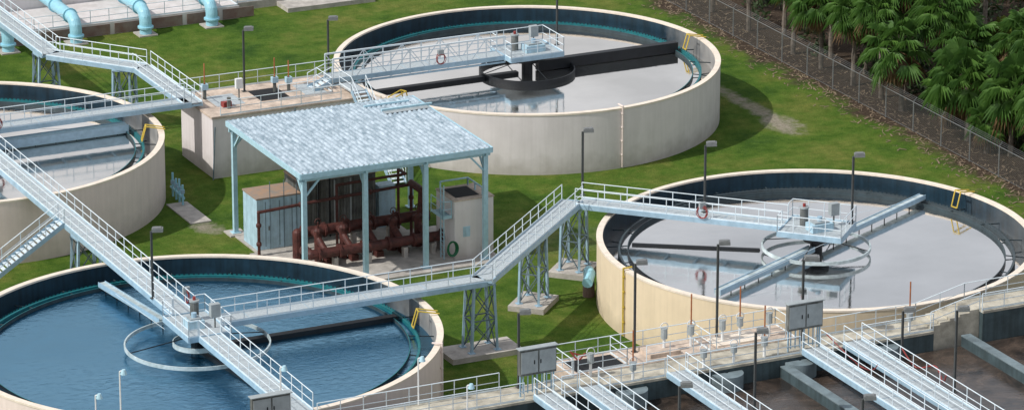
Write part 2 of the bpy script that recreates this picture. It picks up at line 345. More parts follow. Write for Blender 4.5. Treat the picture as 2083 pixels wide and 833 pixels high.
# ---------------------------------------------------------------- splitter box
e=empty('splitter_box'); b=MB()
b.box(-4.5,18.2,0,7.3,24.2,4.35,'wallA'); b.box(-4.6,18.1,4.35,7.4,24.3,4.5,'conc2')
for x0,x1 in ((-3.3,-1.2),(0,2.2),(3.4,5.0)): b.box(x0,20.2,4.503,x1,22.8,4.52,'black' if x0==0 else 'grate')
b.obj('concrete_box',e)
b=MB(); rail(b,[(-3.9,18.2,4.5),(5.2,18.2,4.5)]); rail(b,[(-4.5,24.2,4.5),(7.2,24.2,4.5)]); rail(b,[(-4.5,21.8,4.5),(-4.5,24.2,4.5)]); rail(b,[(1.2,20,4.5),(5.3,20,4.5),(5.3,22.9,4.5)])
b.obj('railing',e)
b=MB()
for x,y,h in ((-3.4,22.4,2.6),(1.7,21.9,2.5),(2.6,21.5,2.3)):
    b.tube((x,y,4.5),(x,y,5.6),.13,'grey',8); b.box(x-.22,y-.18,5.2,x+.22,y+.18,5.6,'bluebox'); b.tube((x,y,5.6),(x,y,4.5+h),.045,'orange',6)
b.box(-1.6,20.9,5.4,-1.1,21.2,6.1,'white'); b.tube((-1.35,21.05,4.5),(-1.35,21.05,5.4),.05,'grey',6)
b.box(-3.0,19.8,4.5,-2.4,20.4,4.9,'red'); b.tube((-2.7,19.6,4.5),(-2.7,19.6,5.3),.15,'grey')
b.obj('gate_actuators',e)
b=MB(); b.path([(-4.62,18.0,0),(-4.4,18.0,3.8)],.05,'lattice'); b.path([(1.6,18.0,0),(1.6,18.0,4.4)],.05,'lattice'); b.obj('conduit',e)
b=MB(); stair(b,(6.5,18.1,5.0),(6.5,11.3,.1),1.1,24); b.beam((6.5,20.3,4.95),(6.5,18.1,4.95),1.1,.1,'grate'); rail(b,[(5.95,20.2,5),(5.95,18.1,5)]); b.obj('access_stair')
b=MB(); stair(b,(5.6,21.3,5.05),(4.2,21.3,4.52),1.1,4); b.obj('access_stair')
# ---------------------------------------------------------------- shelter
e=empty('open_pump_shelter')
x0,x1,y0,y1=-7.95,5.6,-5.8,6.9; zr=7.75
b=MB(); n=38; vs=[];fs=[]
for i in range(n*4+1):
    x=x0+(x1-x0)*i/(n*4); h=(0,.10,.10,0)[i%4]
    for y,zz in ((y0,zr),(y1,zr+.05)): vs.append((x,y,zz+h))
for i in range(n*4): fs.append((2*i,2*i+2,2*i+3,2*i+1))
b.add(vs,fs,'roof'); b.obj('roof_sheets',e)
b=MB()
b.beam((x0,y0-.03,zr-.12),(x1,y0-.03,zr-.12),.07,.36,'bluest'); b.beam((x0,y1+.03,zr-.08),(x1,y1+.03,zr-.08),.07,.3,'bluest')
b.beam((x0-.03,y0,zr-.12),(x0-.03,y1,zr-.08),.07,.36,'bluest'); b.beam((x1+.03,y0,zr-.12),(x1+.03,y1,zr-.08),.07,.36,'bluest')
for j in range(1,7): yy=y0+(y1-y0)*j/7; b.beam((x0,yy,zr-.13),(x1,yy,zr-.13),.08,.2,'bluest')
px=[x0+.35+(x1-x0-.7)*k/3 for k in range(4)]
for yy in (y0+.35,y1-.4):
    b.beam((x0,yy,zr-.42),(x1,yy,zr-.42),.14,.3,'bluest')
    for k,x in enumerate(px):
        b.box(x-.15,yy-.15,.1,x+.15,yy+.15,zr-.55,'bluest'); b.box(x-.3,yy-.3,.1,x+.3,yy+.3,.16,'bluest')
        for sg in (1,-1):
            if x0<x+sg*1.1<x1 and k in (0,3): b.beam((x,yy,zr-1.7),(x+sg*1.1,yy,zr-.5),.12,.12,'bluest')
        s2=1 if yy<0 else -1
        b.beam((x,yy,zr-1.7),(x,yy+s2*1.1,zr-.5),.12,.12,'bluest')
for x in px: b.beam((x,y0,zr-.35),(x,y1,zr-.35),.14,.26,'bluest')
b.box(2.2,4.3,zr+.13,5.9,4.45,zr+.26,'bluest'); b.box(1.5,5.6,zr+.13,4.8,5.75,zr+.24,'bluest')
b.box(2.2,3.7,zr+.11,5.5,4.28,zr+.14,'panelg')
b.obj('steel_frame',e)
b=MB(); b.box(-8.4,-6.4,0,6.3,2.1,.1,'conc'); b.box(-7.9,2.1,0,3.0,6.3,.09,'conc'); b.box(-8.2,5.9,0,-7.0,7.2,.11,'conc'); b.obj('floor_slab',e)
b=MB()
for (y,z,r) in ((-.4,1.9,.36),(-2.9,1.2,.34)):
    b.tube((-5.6,y,z),(3.3,y,z),r,'rust',14)
    for x in (-5.6,-4.1,-2.4,-.6,1.2,3.3): b.tube((x-.07,y,z),(x+.07,y,z),r*1.4,'rust',14)
for x in (-5.0,-3.2,-1.4,.4,2.2):
    b.path([(x,-.4,1.9),(x,-1.1,2.0),(x,-1.9,1.6),(x,-2.9,1.2)],.22,'rust',10)
    b.tube((x,-1.5,.2),(x,-1.5,2.2),.26,'rust',12); b.ball((x,-1.5,2.2),.3,'rust'); b.tube((x,-1.5,2.4),(x,-1.5,2.9),.07,'rust'); b.torus((x,-1.5,2.9),.22,.03,'rust',ax=(0,1,.01),n=10)
    b.ball((x+.5,-2.0,.8),.38,'rust'); b.tube((x+.5,-2.0,.8),(x+.5,-.8,.8),.2,'rust'); b.box(x+.25,-2.3,.1,x+.75,-1.6,.5,'rust')
for x in (-4.4,-2.0,.6,2.6): b.box(x-.15,-3.1,.1,x+.15,-2.7,.8,'conc'); b.box(x-.15,-.6,.1,x+.15,-.2,1.45,'conc')
b.path([(-5.6,-.4,1.9),(-6.0,-.4,1.9),(-6.0,-.4,.1)],.34,'rust',12)
b.path([(-5.6,-2.9,1.2),(-6.1,-2.9,1.2),(-6.1,-1.7,1.2)],.34,'rust',12)
b.obj('pump_manifold',e)
b=MB()
b.path([(-8.0,1.4,.1),(-8.0,1.4,3.1),(-3.3,1.4,3.3),(3.0,1.4,3.5),(3.0,1.4,.1)],.11,'rust',8)
b.path([(-2.4,1.4,.1),(-2.4,1.4,4.2),(2.6,1.4,4.3),(2.6,2.6,4.3),(2.6,2.6,.1)],.10,'rust',8)
for x,z in ((-8.0,2.2),(-8.0,.9),(-5,3.22),(-2.4,3.3),(0,3.4),(3.0,2.6),(3.0,1.5)): b.ball((x,1.4,z),.2,'rust')
b.path([(2.9,-.4,1.9),(3.0,-.4,3.6),(3.0,1.4,3.6)],.26,'rust',10)
b.obj('pipe_rack',e)
b=MB()
b.box(-7.7,2.4,.1,-4.6,4.8,3.6,'bluebox'); b.box(-7.75,2.35,3.6,-4.55,4.85,3.7,'rusttop'); 
for x in (-7.1,-6.1,-5.2): b.box(x-.02,2.38,.3,x+.02,2.40,3.4,'lattice'); b.tube((x+.3,2.3,.1),(x+.3,2.3,4.8),.03,'lattice',5)
b.box(-6.9,2.36,1.4,-6.75,2.399,1.7,'grey'); b.obj('electrical_cabinet',e)
b=MB(); b.box(-4.3,3.2,.1,1.2,5.8,4.1,'grey')
for i in range(23): x=-4.2+i*.235; b.box(x,3.14,.3,x+.1,3.2,3.95,'panelg' if i%5==0 else 'grey')
b.box(-4.35,3.1,4.1,1.25,5.85,4.2,'rusttop'); b.box(1.5,3.3,.1,2.7,4.2,3.0,'bluebox')
for x in (-3,-2.2,0.2): b.tube((x,3.05,.1),(x,3.05,5.0),.05,'black',6)
b.obj('blower_enclosure',e)
e=empty('concrete_vault'); b=MB()
b.box(3.3,-4.9,0,6.1,-2.0,4.1,'wallA'); b.box(3.25,-4.95,4.1,6.15,-1.95,4.18,'conc2'); b.box(3.6,-4.4,4.184,5.3,-2.4,4.2,'black')
rail(b,[(3.5,-2.2,4.18),(5.5,-2.2,4.18),(5.5,-4.5,4.18)],h=.5,k='bluest',r=.06,kick=False,mids=0)
b.obj('vault_walls',e)
b=MB(); b.box(2.6,-4.6,2.9,3.25,-2.7,3.0,'bluest'); rail(b,[(2.6,-2.7,3),(2.6,-4.6,3),(3.2,-4.6,3)],k='bluest'); 
for yy in (-4.5,-4.0): b.beam((2.7,yy,.1),(2.7,yy,5.2),.06,.06,'bluest')
for i in range(16): b.beam((2.7,-4.5,.4+i*.3),(2.7,-4.0,.4+i*.3),.03,.03,'bluest')
b.box(3.9,-4.93,1.6,4.4,-4.9,2.3,'bluebox')
for j in range(3): b.torus((3.0,-5.15-.05*j,1.0),.28+.05*j,.06,'green',ax=(0,1,0),sq=1.7-.2*j)
b.tube((6.25,-3.9,.1),(6.25,-3.9,2.9),.09,'rust'); b.obj('ladder',e)
# ---------------------------------------------------------------- lamps
def lamp(x,y,z,h,da=0,hs=1.0):
    b=MB(); b.box(x-.06,y-.06,z,x+.06,y+.06,z+h,'pole'); b.box(x-.16,y-.16,z,x+.16,y+.16,z+.04,'pole')
    dx,dy=math.cos(da),math.sin(da)
    b.beam((x,y,z+h-.05),(x+dx*.35,y+dy*.35,z+h-.02),.07,.07,'pole')
    b.beam((x+dx*.05,y+dy*.05,z+h+.09),(x+dx*.72*hs,y+dy*.72*hs,z+h+.11),.46*hs,.22,'head')
    b.beam((x+dx*.12,y+dy*.12,z+h+.22),(x+dx*.62*hs,y+dy*.62*hs,z+h+.24),.34*hs,.06,'head')
    b.obj('street_lamp')
q=-math.radians(25)
for a in ((10.3,-9.6,5,4.3),(15.8,-16.2,5,4.5),(23.2,-22.3,5,4.5),(24.1,22.4,5,4.7),(-.2,22.9,4.5,4.5),(6.9,24.4,4.5,4.0),(-22.2,-16.4,5,4.3),
          (.7,-35.9,4.4,5.5),(6.2,-35.9,4.4,5.9),(-8.0,-38.2,4.4,4.5),(2.4,-47.6,4.6,4.6),(14.0,-50.3,4.6,5.0),(-5.5,-53.4,4.6,4.6),(2.6,-59.4,4.6,4.6),(13.9,-44.5,4.5,3.2)):
    lamp(*a,da=q)
lamp(10.7,-38.25,4.4,5.0,da=q,hs=1.3)
def wlamp(x,y,z,h):
    b=MB(); b.tube((x,y,z),(x,y,z+h),.045,'white',6); b.tube((x,y,z+h),(x+.25,y-.1,z+h+.08),.045,'white',6); b.tube((x+.2,y-.1,z+h-.16),(x+.2,y-.1,z+h+.12),.2,'bluest',10,r2=.1)
    b.obj('pendant_lamp')
for a in ((-14.4,-38.3,4.4,2.8),(-22.9,-38.3,4.4,3.6),(-13.5,-43,4.4,2.6),(-31.5,-31.5,4.4,1.0),(-32,-37,4.4,4.4)): wlamp(*a)
# ---------------------------------------------------------------- aeration basins
e=empty('aeration_basin'); zt=4.35
b=MB()
b.box(-40,-40.3,0,18.6,-38.0,zt-.15,'concdark'); b.box(-40,-40.35,zt-.15,18.6,-37.95,zt,'deckyel')
b.box(22.0,-40.3,0,48,-38.0,zt+.6,'concdark'); b.box(22.0,-40.35,zt+.6,48,-37.95,zt+.75,'deckyel')
for i in range(5):
    z1=zt+.15*(i+1)-.003; b.box(18.6+i*.68,-39.9,0,18.6+(i+1)*.68,-38.1,z1,'deckyel')
for x in (-18,-6.2,8.4,20.8,34):
    b.box(x-.3,-75,0,x+.3,-40.35,3.75,'concdark'); b.box(x-.32,-75,3.75,x+.32,-40.36,3.82,'basintop')
for x in (-1.8,4.5,9.4,15): b.ring(x,-40.35,.1,1.0,2.5,4.0,'basintop',n=20,a0=PI,a1=2*PI)
b.box(-40,-75.4,0,48,-75,zt,'conc')
b.obj('basin_walls',e)
b=MB(); b.box(-40,-75,2.0,48,-40.35,3.1,'wE'); b.obj('water',e)
b=MB()
for x0_,x1_ in ((-20.6,-8.6),(-6.2,-5.2),(-3.8,.5),(2.0,9.5),(13.7,18.6)): rail(b,[(x0_,-40.2,zt),(x1_,-40.2,zt)])
for x0_,x1_ in ((-40,-22.4),(-20.6,-9.2),(-6.3,-4.4),(11.7,18.6)): rail(b,[(x0_,-38.1,zt),(x1_,-38.1,zt)])
for y in (-38.1,-39.9): rail(b,[(18.6,y,zt),(22.0,y,zt+.75)],kick=False); 
rail(b,[(22.0,-38.1,zt+.75),(48,-38.1,zt+.75)]); rail(b,[(22.0,-40.2,zt+.75),(48,-40.2,zt+.75)])
b.obj('railing',e)
for x in (-7.4,-4.5,1.2,10.2,13.0):
    b=MB(); walkway(b,(x,-40.3),(x,-74.9),1.25,zt+.25); b.obj('elevated_walkway')
e=empty('influent_box'); b=MB()
b.box(-4.4,-37.95,0,10.6,-35.2,zt-.1,'conc2'); b.box(-4.45,-37.94,zt-.1,10.65,-35.15,zt+.05,'conc2')
b.box(-3.9,-37.5,zt+.053,-.8,-35.7,zt+.07,'black'); b.box(1.0,-37.4,zt+.053,3.0,-35.8,zt+.3,'conc2'); b.box(5.5,-37.4,zt+.053,8.5,-35.8,zt+.16,'rim')
b.obj('concrete_box',e)
b=MB(); rail(b,[(-4.4,-37.9,zt),(-4.4,-35.3,zt),(10.5,-35.3,zt),(10.5,-37.9,zt)]); rail(b,[(-3.9,-37.7,zt+.05),(-.7,-37.7,zt+.05),(-.7,-35.5,zt+.05)]); rail(b,[(.5,-37.85,zt+.05),(9.8,-37.85,zt+.05)])
rail(b,[(4.8,-35.4,zt+.05),(4.8,-37.7,zt+.05)]);b.obj('railing',e)
b=MB()
for x,y,h,o in ((-3.4,-38.3,1.5,0),(2.3,-36.6,1.6,0),(4.2,-36.4,1.4,1),(6.2,-36.6,1.5,0),(7.6,-36.2,1.3,1),(-1.5,-40.0,1.2,1),(7.3,-39.8,1.3,1),(9.2,-36.9,1.6,0),(17.3,-39.6,1.2,1),(3.2,-39.9,1.2,0),(5.2,-39.9,1.2,0)):
    b.tube((x,y,zt),(x,y,zt+h*.8),.09,'white',8); b.tube((x,y,zt+h*.55),(x,y,zt+h*.95),.2,'panelg',10); b.torus((x,y,zt+h),.26,.03,'white',ax=(0,1,.01),n=10)
    if o: b.tube((x,y,zt+h),(x,y,zt+h+1.9),.045,'orange',6)
b.obj('gate_valves',e)
def panel(x,y,z,w=2.4,h=2.3):
    b=MB(); 
    for i in (-1,0,1): b.beam((x+i*w*.46,y,z),(x+i*w*.46,y,z+h),.08,.08,'channel')
    b.box(x-w/2,y-.2,z+h*.45,x+w/2,y+.15,z+h,'grey'); b.box(x-w/2+.05,y-.24,z+h*.5,x-.05,y-.2,z+h*.95,'panelg'); b.box(x+.05,y-.24,z+h*.5,x+w/2-.05,y-.2,z+h*.95,'panelg')
    for i in range(7): b.box(x-w/2+.2+i*.3,y-.1,z+.2,x-w/2+.26+i*.3,y-.04,z+h*.45,'channel')
    for i in (0,1): b.box(x-.3+i*.4,y-.27,z+h*.68,x-.24+i*.4,y-.24,z+h*.76,'black')
    b.box(x-w/2-.1,y-.3,z+h,x+w/2+.1,y+.2,z+h+.05,'panelg'); b.beam((x-w/2,y,z+.3),(x+w/2,y,z+.3),.05,.05,'channel')
    b.obj('control_panel')
panel(-7.5,-39.6,zt,2.3,2.9); panel(10.0,-39.7,zt,2.3,3.0); panel(-24,-39.4,zt,2.3,2.6)
def hose(name,pts,r,k):
    b=MB(); P=[Vector(p) for p in pts]; out=[]
    for i in range(len(P)-1):
        p0=P[max(i-1,0)];p1=P[i];p2=P[i+1];p3=P[min(i+2,len(P)-1)]
        for j in range(6):
            t=j/6; out.append(.5*((2*p1)+(-p0+p2)*t+(2*p0-5*p1+4*p2-p3)*t*t+(-p0+3*p1-3*p2+p3)*t**3))
    out.append(P[-1])
    for a,c in zip(out[:-1],out[1:]): b.tube(a,c,r,k,5)
    b.obj(name)
hose('red_hose',[(10.8,-41,5.6),(11.2,-42,5.0),(11.3,-44,4.6),(11,-46,5.0),(10.8,-47,5.7)],.035,'red')
hose('red_hose',[(13.6,-45,5.6),(14,-46,4.7),(14.4,-47.5,5.2),(14,-49,4.8),(13.6,-50,5.6)],.05,'red')
hose('red_hose',[(-3.9,-36.6,5.4),(-3.5,-36.9,4.9),(-3.3,-37.3,5.4),(-3.0,-36.7,5.0),(-3.7,-36.4,5.2)],.05,'red')
def yhook(cx,cy,R,a):
    b=MB(); d=Vector((math.cos(a),math.sin(a),0)); n=Vector((-d.y,d.x,0)); c=Vector((cx,cy,0)); Z=Vector((0,0,1))
    for o in (-.25,.25):
        b.path([c+d*(R+.1)+n*o+Z*4.5,c+d*(R-1.2)+n*o+Z*4.75,c+d*(R-1.5)+n*o+Z*3.7],.045,'yellow',6)
    b.beam(c+d*(R-1.2)+n*.25+Z*4.75,c+d*(R-1.2)-n*.25+Z*4.75,.06,.06,'yellow'); b.beam(c+d*(R-1.5)+n*.25+Z*3.7,c+d*(R-1.5)-n*.25+Z*3.7,.06,.06,'yellow')
    b.obj('yellow_sample_pipe')
yhook(*TA,14,math.radians(22)+w2g); yhook(*TB,14,math.radians(40)+w2g); yhook(*TC,14.7,math.radians(14)+w2g); yhook(*TD,14,math.radians(10)+w2g); yhook(*TA,14,math.radians(-133)+w2g)
def yline(cx,cy,R,a,k,name):
    b=MB(); a+=w2g; d=Vector((math.cos(a),math.sin(a),0)); c=Vector((cx,cy,0)); b.path([c+d*(R+.12)+Vector((0,0,.1)),c+d*(R+.12)+Vector((0,0,4.55)),c+d*(R-.5)+Vector((0,0,4.55))],.06,k,6)
    for z in (1,2,3,4): b.ball(c+d*(R+.1)+Vector((0,0,z)),.1,k)
    b.obj(name)
yline(*TB,14,math.radians(208),'yellow','yellow_standpipe'); yline(*TA,14,math.radians(-62),'wallC','overflow_downpipe'); yline(*TC,14.7,math.radians(-8),'wallC','overflow_downpipe')
b=MB(); b.path([(7.2,-16.6,1.6),(7.9,-15.6,1.8),(8.2,-14.8,1.7),(8.2,-14.8,.0)],.35,'bluepipe',12); b.tube((8.2,-14.8,0),(8.2,-14.8,.9),.38,'brown',12); b.obj('blue_pipe_elbow')
b=MB(); b.box(-9.6,9.6,0,-8.1,14.2,.08,'conc'); b.obj('concrete_pad')
b=MB()
for i in range(4):
    b.tube((-8.6+.05*i,13.6+.75*i,0),(-8.6+.05*i,13.6+.75*i,1.5+.2*(i%2)),.08,'bluepipe',8)
    b.tube((-8.6+.05*i,13.6+.75*i,.9),(-8.6+.05*i,13.6+.75*i,1.15),.15,'channel',8)
b.tube((-8.6,13.4,.6),(-8.45,16.2,.6),.09,'bluepipe',8); b.obj('valve_rack')
for x,y in ((7.5,33),(-3,14.6),(-1.2,13.0),(9,31.5),(1,44)):
    b=MB(); b.box(x-.5,y-.5,0,x+.5,y+.5,.06,'conc'); b.tube((x,y,.06),(x,y,.09),.28,'lattice',14); b.obj('valve_cover')
# ---------------------------------------------------------------- pipe gallery building (north-west)
e=empty('pump_building'); b=MB()
b.box(-20,61.5,0,14,75,9,'wallA'); b.box(-20.2,61.3,9,14.2,75.2,9.3,'conc')
b.box(-20,55.3,0,12.5,61.49,1.0,'wallA'); b.box(12.5,57.3,0,17,61.5,.6,'conc')
for x in range(-19,12,3): b.box(x+.1,55.24,.05,x+2.7,55.297,.85,'brown')
rail(b,[(-9.0,55.4,1.0),(12.4,55.4,1.0),(12.4,57.3,1.0)]); rail(b,[(12.6,57.4,.6),(17,57.4,.6)])
for x in range(-18,12,5): b.box(x,61.44,1.8,x+2.0,61.5,3.6,'panelg')
b.obj('walls',e)
b=MB()
for x in (-7.0,-1.5,4.2,9.7):
    zc=1.9; pts=[(x,61.5,zc),(x,55.0,zc)]
    for i in range(1,5):
        t=i*PI/8; pts.append((x,55.0-.9*math.sin(t),zc-.9*(1-math.cos(t))))
    pts.append((x,54.1,.0)); b.path(pts,.47,'bluepipe',20)
    b.tube((x,54.1,.55),(x,54.1,.68),.62,'bluepipe',20); b.tube((x,55.3,zc),(x,55.42,zc),.6,'bluepipe',20); b.tube((x,58.6,zc),(x,58.72,zc),.6,'bluepipe',20); b.box(x-.75,53.4,0,x+.75,54.9,.1,'conc')
b.obj('discharge_pipes',e)
b=MB(); b.box(16.5,55,0,24,64,.35,'conc'); b.obj('concrete_pad')
b=MB(); stair(b,(8,59.5,1.0),(13.5,59.5,4.4),1.2,14); b.obj('access_stair')
# ---------------------------------------------------------------- fence
fm=bpy.data.materials.new('chain_link'); fm.use_nodes=True; N=fm.node_tree.nodes; L=fm.node_tree.links
bs=N['Principled BSDF']; bs.inputs['Base Color'].default_value=(.09,.095,.095,1); tr=N.new('ShaderNodeBsdfTransparent'); mx=N.new('ShaderNodeMixShader'); tc=N.new('ShaderNodeTexCoord')
fac=None
for sgn in (1,-1):
    mp=N.new('ShaderNodeMapping'); mp.inputs['Rotation'].default_value=(sgn*PI/4,0,0); L.new(tc.outputs['Object'],mp.inputs['Vector'])
    wv=N.new('ShaderNodeTexWave'); wv.bands_direction='Z'; wv.inputs['Scale'].default_value=2.6; L.new(mp.outputs['Vector'],wv.inputs['Vector'])
    gt=N.new('ShaderNodeMath'); gt.operation='GREATER_THAN'; gt.inputs[1].default_value=.955; L.new(wv.outputs['Fac'],gt.inputs[0])
    if fac is None: fac=gt
    else:
        mm=N.new('ShaderNodeMath'); mm.operation='MAXIMUM'; L.new(fac.outputs[0],mm.inputs[0]); L.new(gt.outputs[0],mm.inputs[1]); fac=mm
L.new(fac.outputs[0],mx.inputs[0]); L.new(tr.outputs[0],mx.inputs[1]); L.new(bs.outputs[0],mx.inputs[2]); L.new(mx.outputs[0],N['Material Output'].inputs['Surface'])
M['chain']=fm; M['galv']=mat('galvanised',(.17,.18,.18),.5,.2,4)
e=empty('chain_link_fence'); b=MB(); y=-40
while y<=110:
    b.tube((45,y,0),(45,y,2.3),.045,'galv',6); b.beam((45,y,2.25),(45.25,y,2.55),.03,.03,'galv'); y+=3.9
b.tube((45,-40,2.22),(45,110,2.22),.03,'galv',6); b.tube((45,-40,.08),(45,110,.08),.015,'galv',5)
for i in range(3): b.tube((45.08+.08*i,-40,2.34+.09*i),(45.08+.08*i,110,2.34+.09*i),.01,'galv',4)
b.obj('posts',e)
b=MB(); b.add([(45,-40,.05),(45,110,.05),(45,110,2.22),(45,-40,2.22)],[(0,1,2,3)],'chain'); b.obj('mesh',e)
# ---------------------------------------------------------------- ground
g=bpy.data.materials.new('grass_ground'); g.use_nodes=True; N=g.node_tree.nodes; L=g.node_tree.links; bs=N['Principled BSDF']; bs.inputs['Roughness'].default_value=.95; bs.inputs['Specular IOR Level'].default_value=.1
tc=N.new('ShaderNodeTexCoord')
def noise(sc,det=6,ro=.6,vec=None):
    n=N.new('ShaderNodeTexNoise'); n.inputs['Scale'].default_value=sc; n.inputs['Detail'].default_value=det; n.inputs['Roughness'].default_value=ro
    L.new(vec or tc.outputs['Object'],n.inputs['Vector']); return n.outputs['Fac']
def ramp(f,stops):
    r=N.new('ShaderNodeValToRGB'); els=r.color_ramp.elements
    while len(els)<len(stops): els.new(.5)
    for e_,(p,c) in zip(els,stops): e_.position=p; e_.color=(*c,1)
    L.new(f,r.inputs['Fac']); return r.outputs['Color']
def mix(f,a,b_,bt='MIX'):
    m=N.new('ShaderNodeMixRGB'); m.blend_type=bt
    if isinstance(f,float): m.inputs[0].default_value=f
    else: L.new(f,m.inputs[0])
    L.new(a,m.inputs[1]); L.new(b_,m.inputs[2]); return m.outputs[0]
def mth(op,a,b_=None,c=None):
    m=N.new('ShaderNodeMath'); m.operation=op
    for i,x in enumerate((a,b_,c)):
        if x is None: continue
        if isinstance(x,(int,float)): m.inputs[i].default_value=x
        else: L.new(x,m.inputs[i])
    return m.outputs[0]
c1=ramp(noise(.14,9,.70),[(.34,(.034,.088,.012)),(.48,(.078,.150,.018)),(.64,(.150,.180,.036))])
c2=ramp(noise(9,5,.85),[(.25,(.3,.36,.26)),(.75,(1.65,1.55,1.65))])
gr=mix(1.0,c1,c2,'MULTIPLY')
c3=ramp(noise(.9,8,.75),[(.32,(.55,.66,.5)),(.68,(1.35,1.18,1.5))]); gr=mix(1.0,gr,c3,'MULTIPLY')
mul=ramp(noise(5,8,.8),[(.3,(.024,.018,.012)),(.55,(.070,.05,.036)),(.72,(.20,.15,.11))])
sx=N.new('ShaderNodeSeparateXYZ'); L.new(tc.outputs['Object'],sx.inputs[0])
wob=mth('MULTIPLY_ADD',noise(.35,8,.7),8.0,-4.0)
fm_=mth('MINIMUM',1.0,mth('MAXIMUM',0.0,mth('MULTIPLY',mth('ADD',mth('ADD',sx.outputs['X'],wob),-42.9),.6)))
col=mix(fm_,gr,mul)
def patch(px,py,rx,ry,col,dc,st=.85):
    dx=mth('DIVIDE',mth('ADD',sx.outputs['X'],-px),rx); dy=mth('DIVIDE',mth('ADD',sx.outputs['Y'],-py),ry)
    rr=mth('ADD',mth('MULTIPLY',dx,dx),mth('MULTIPLY',dy,dy)); rr=mth('ADD',rr,mth('MULTIPLY_ADD',noise(.8,8,.75),3.8,-1.9))
    f=mth('MAXIMUM',0.0,mth('MINIMUM',1.0,mth('MULTIPLY',mth('SUBTRACT',1.0,rr),1.0)))
    f=mth('MULTIPLY',f,st); return mix(f,col,dc)
dirt=ramp(noise(4,8,.75),[(.3,(.16,.13,.09)),(.7,(.44,.40,.33))])
col=patch(37.4,17.5,.9,7.0,col,dirt,.85); col=patch(37.4,12.5,1.6,3.0,col,dirt,.85); col=patch(-8.8,8.6,1.2,1.7,col,dirt); col=patch(-5,-10,2.5,2,col,dirt,.25); col=patch(12,-4,5,3,col,dirt,.15)
L.new(col,bs.inputs['Base Color'])
bp=N.new('ShaderNodeBump'); bp.inputs['Strength'].default_value=.8; bp.inputs['Distance'].default_value=.12; L.new(noise(6,6,.8),bp.inputs['Height']); L.new(bp.outputs['Normal'],bs.inputs['Normal'])
M['ground']=g
b=MB(); b.add([(-2500,-2500,0),(2500,-2500,0),(2500,2500,0),(-2500,2500,0)],[(0,1,2,3)],'ground'); b.obj('ground')
b=MB()
for i in range(4200):
    x=random.gauss(45.0,1.4) if random.random()<.6 else random.uniform(43.5,58); y=random.uniform(-35,75); a=random.uniform(0,PI); l=random.uniform(.05,.28); w=random.uniform(.015,.06)
    dx,dy=math.cos(a)*l,math.sin(a)*l; ex,ey=-math.sin(a)*w,math.cos(a)*w; z=random.uniform(.01,.05); z2=z+random.uniform(0,.08)
    b.add([(x-dx-ex,y-dy-ey,z),(x+dx-ex,y+dy-ey,z2),(x+dx+ex,y+dy+ey,z2),(x-dx+ex,y-dy+ey,z)],[(0,1,2,3)],'litter')
b.obj('leaf_litter')
# ---------------------------------------------------------------- palms
def frond(b,org,az,el,Lp,fan,k,rnd):
    d=Vector((math.cos(az),math.sin(az),0)); Z=Vector((0,0,1)); n=Vector((-d.y,d.x,0))
    p=Vector(org); v=(d*math.cos(el)+Z*math.sin(el))
    q=p+v*Lp; b.beam(p,q,.04,.03,k)
    v2=(v-Z*.35).normalized(); up=n.cross(v2)
    nl=15
    for i in range(nl):
        a=(i/(nl-1)-.5)*3.7; l=fan*(1-.22*abs(a/1.8))*rnd.uniform(.85,1.15)
        dirn=(v2*math.cos(a)+n*math.sin(a)).normalized(); side=dirn.cross(up).normalized()
        w=fan*.065; m_=q+dirn*l*.55+up*.05*fan; e_=q+dirn*l-Z*(l*.38+rnd.uniform(0,.2))
        b.add([q,m_+side*w,e_,m_-side*w],[(0,1,2),(0,2,3)],k)
def crown_mesh(seed,nf=46,R=1.0,lk='leafA'):
    rnd=random.Random(seed); b=MB()
    for i in range(nf):
        t=i/nf; az=i*2.39996+rnd.uniform(-.25,.25); el=math.radians(84-128*t**.85+rnd.uniform(-10,10))
        frond(b,(0,0,0),az,el,R*rnd.uniform(.75,1.4)*(1.0 if t<.8 else .8),R*rnd.uniform(.75,1.05),lk if t<.84 else 'leafB',rnd)
    for i in range(16):
        az=rnd.uniform(0,6.28); frond(b,(0,0,-.25),az,math.radians(rnd.uniform(-80,-50)),R*.7,R*.55,'leafB',rnd)
    return b
protos=[]
for sd in range(6):
    b=crown_mesh(sd,nf=32+3*sd,lk='leafY' if sd==4 else 'leafA'); me=bpy.data.meshes.new('palm_crown'); me.from_pydata(b.v,[],b.f)
    for k in b.mats: me.materials.append(M[k])
    me.polygons.foreach_set('material_index',b.m); me.update(); protos.append(me)
def palm(s,t,h,sc):
    e=empty('cabbage_palm_tree'); b=MB(); lx,ly=random.uniform(-.7,.7),random.uniform(-.7,.7); seg=8; P=[]
    for i in range(seg+1): u=i/seg; P.append(Vector((s+lx*u*u,t+ly*u*u,h*u)))
    for i in range(seg): b.tube(P[i],P[i+1],.2-.01*i+(.03 if i%2 else 0),'trunk',8,r2=.19-.01*i)
    b.obj('trunk',e)
    o=bpy.data.objects.new('crown',random.choice(protos)); S.collection.objects.link(o); o.parent=e; o.location=P[-1]; o.rotation_euler=(random.uniform(-.15,.15),random.uniform(-.15,.15),random.uniform(0,6.28)); o.scale=(sc,sc,sc*random.uniform(.95,1.2))
def W(x,y): return ((x+8.86)*.9026+y*.4305,-(x+8.86)*.4305+y*.9026)
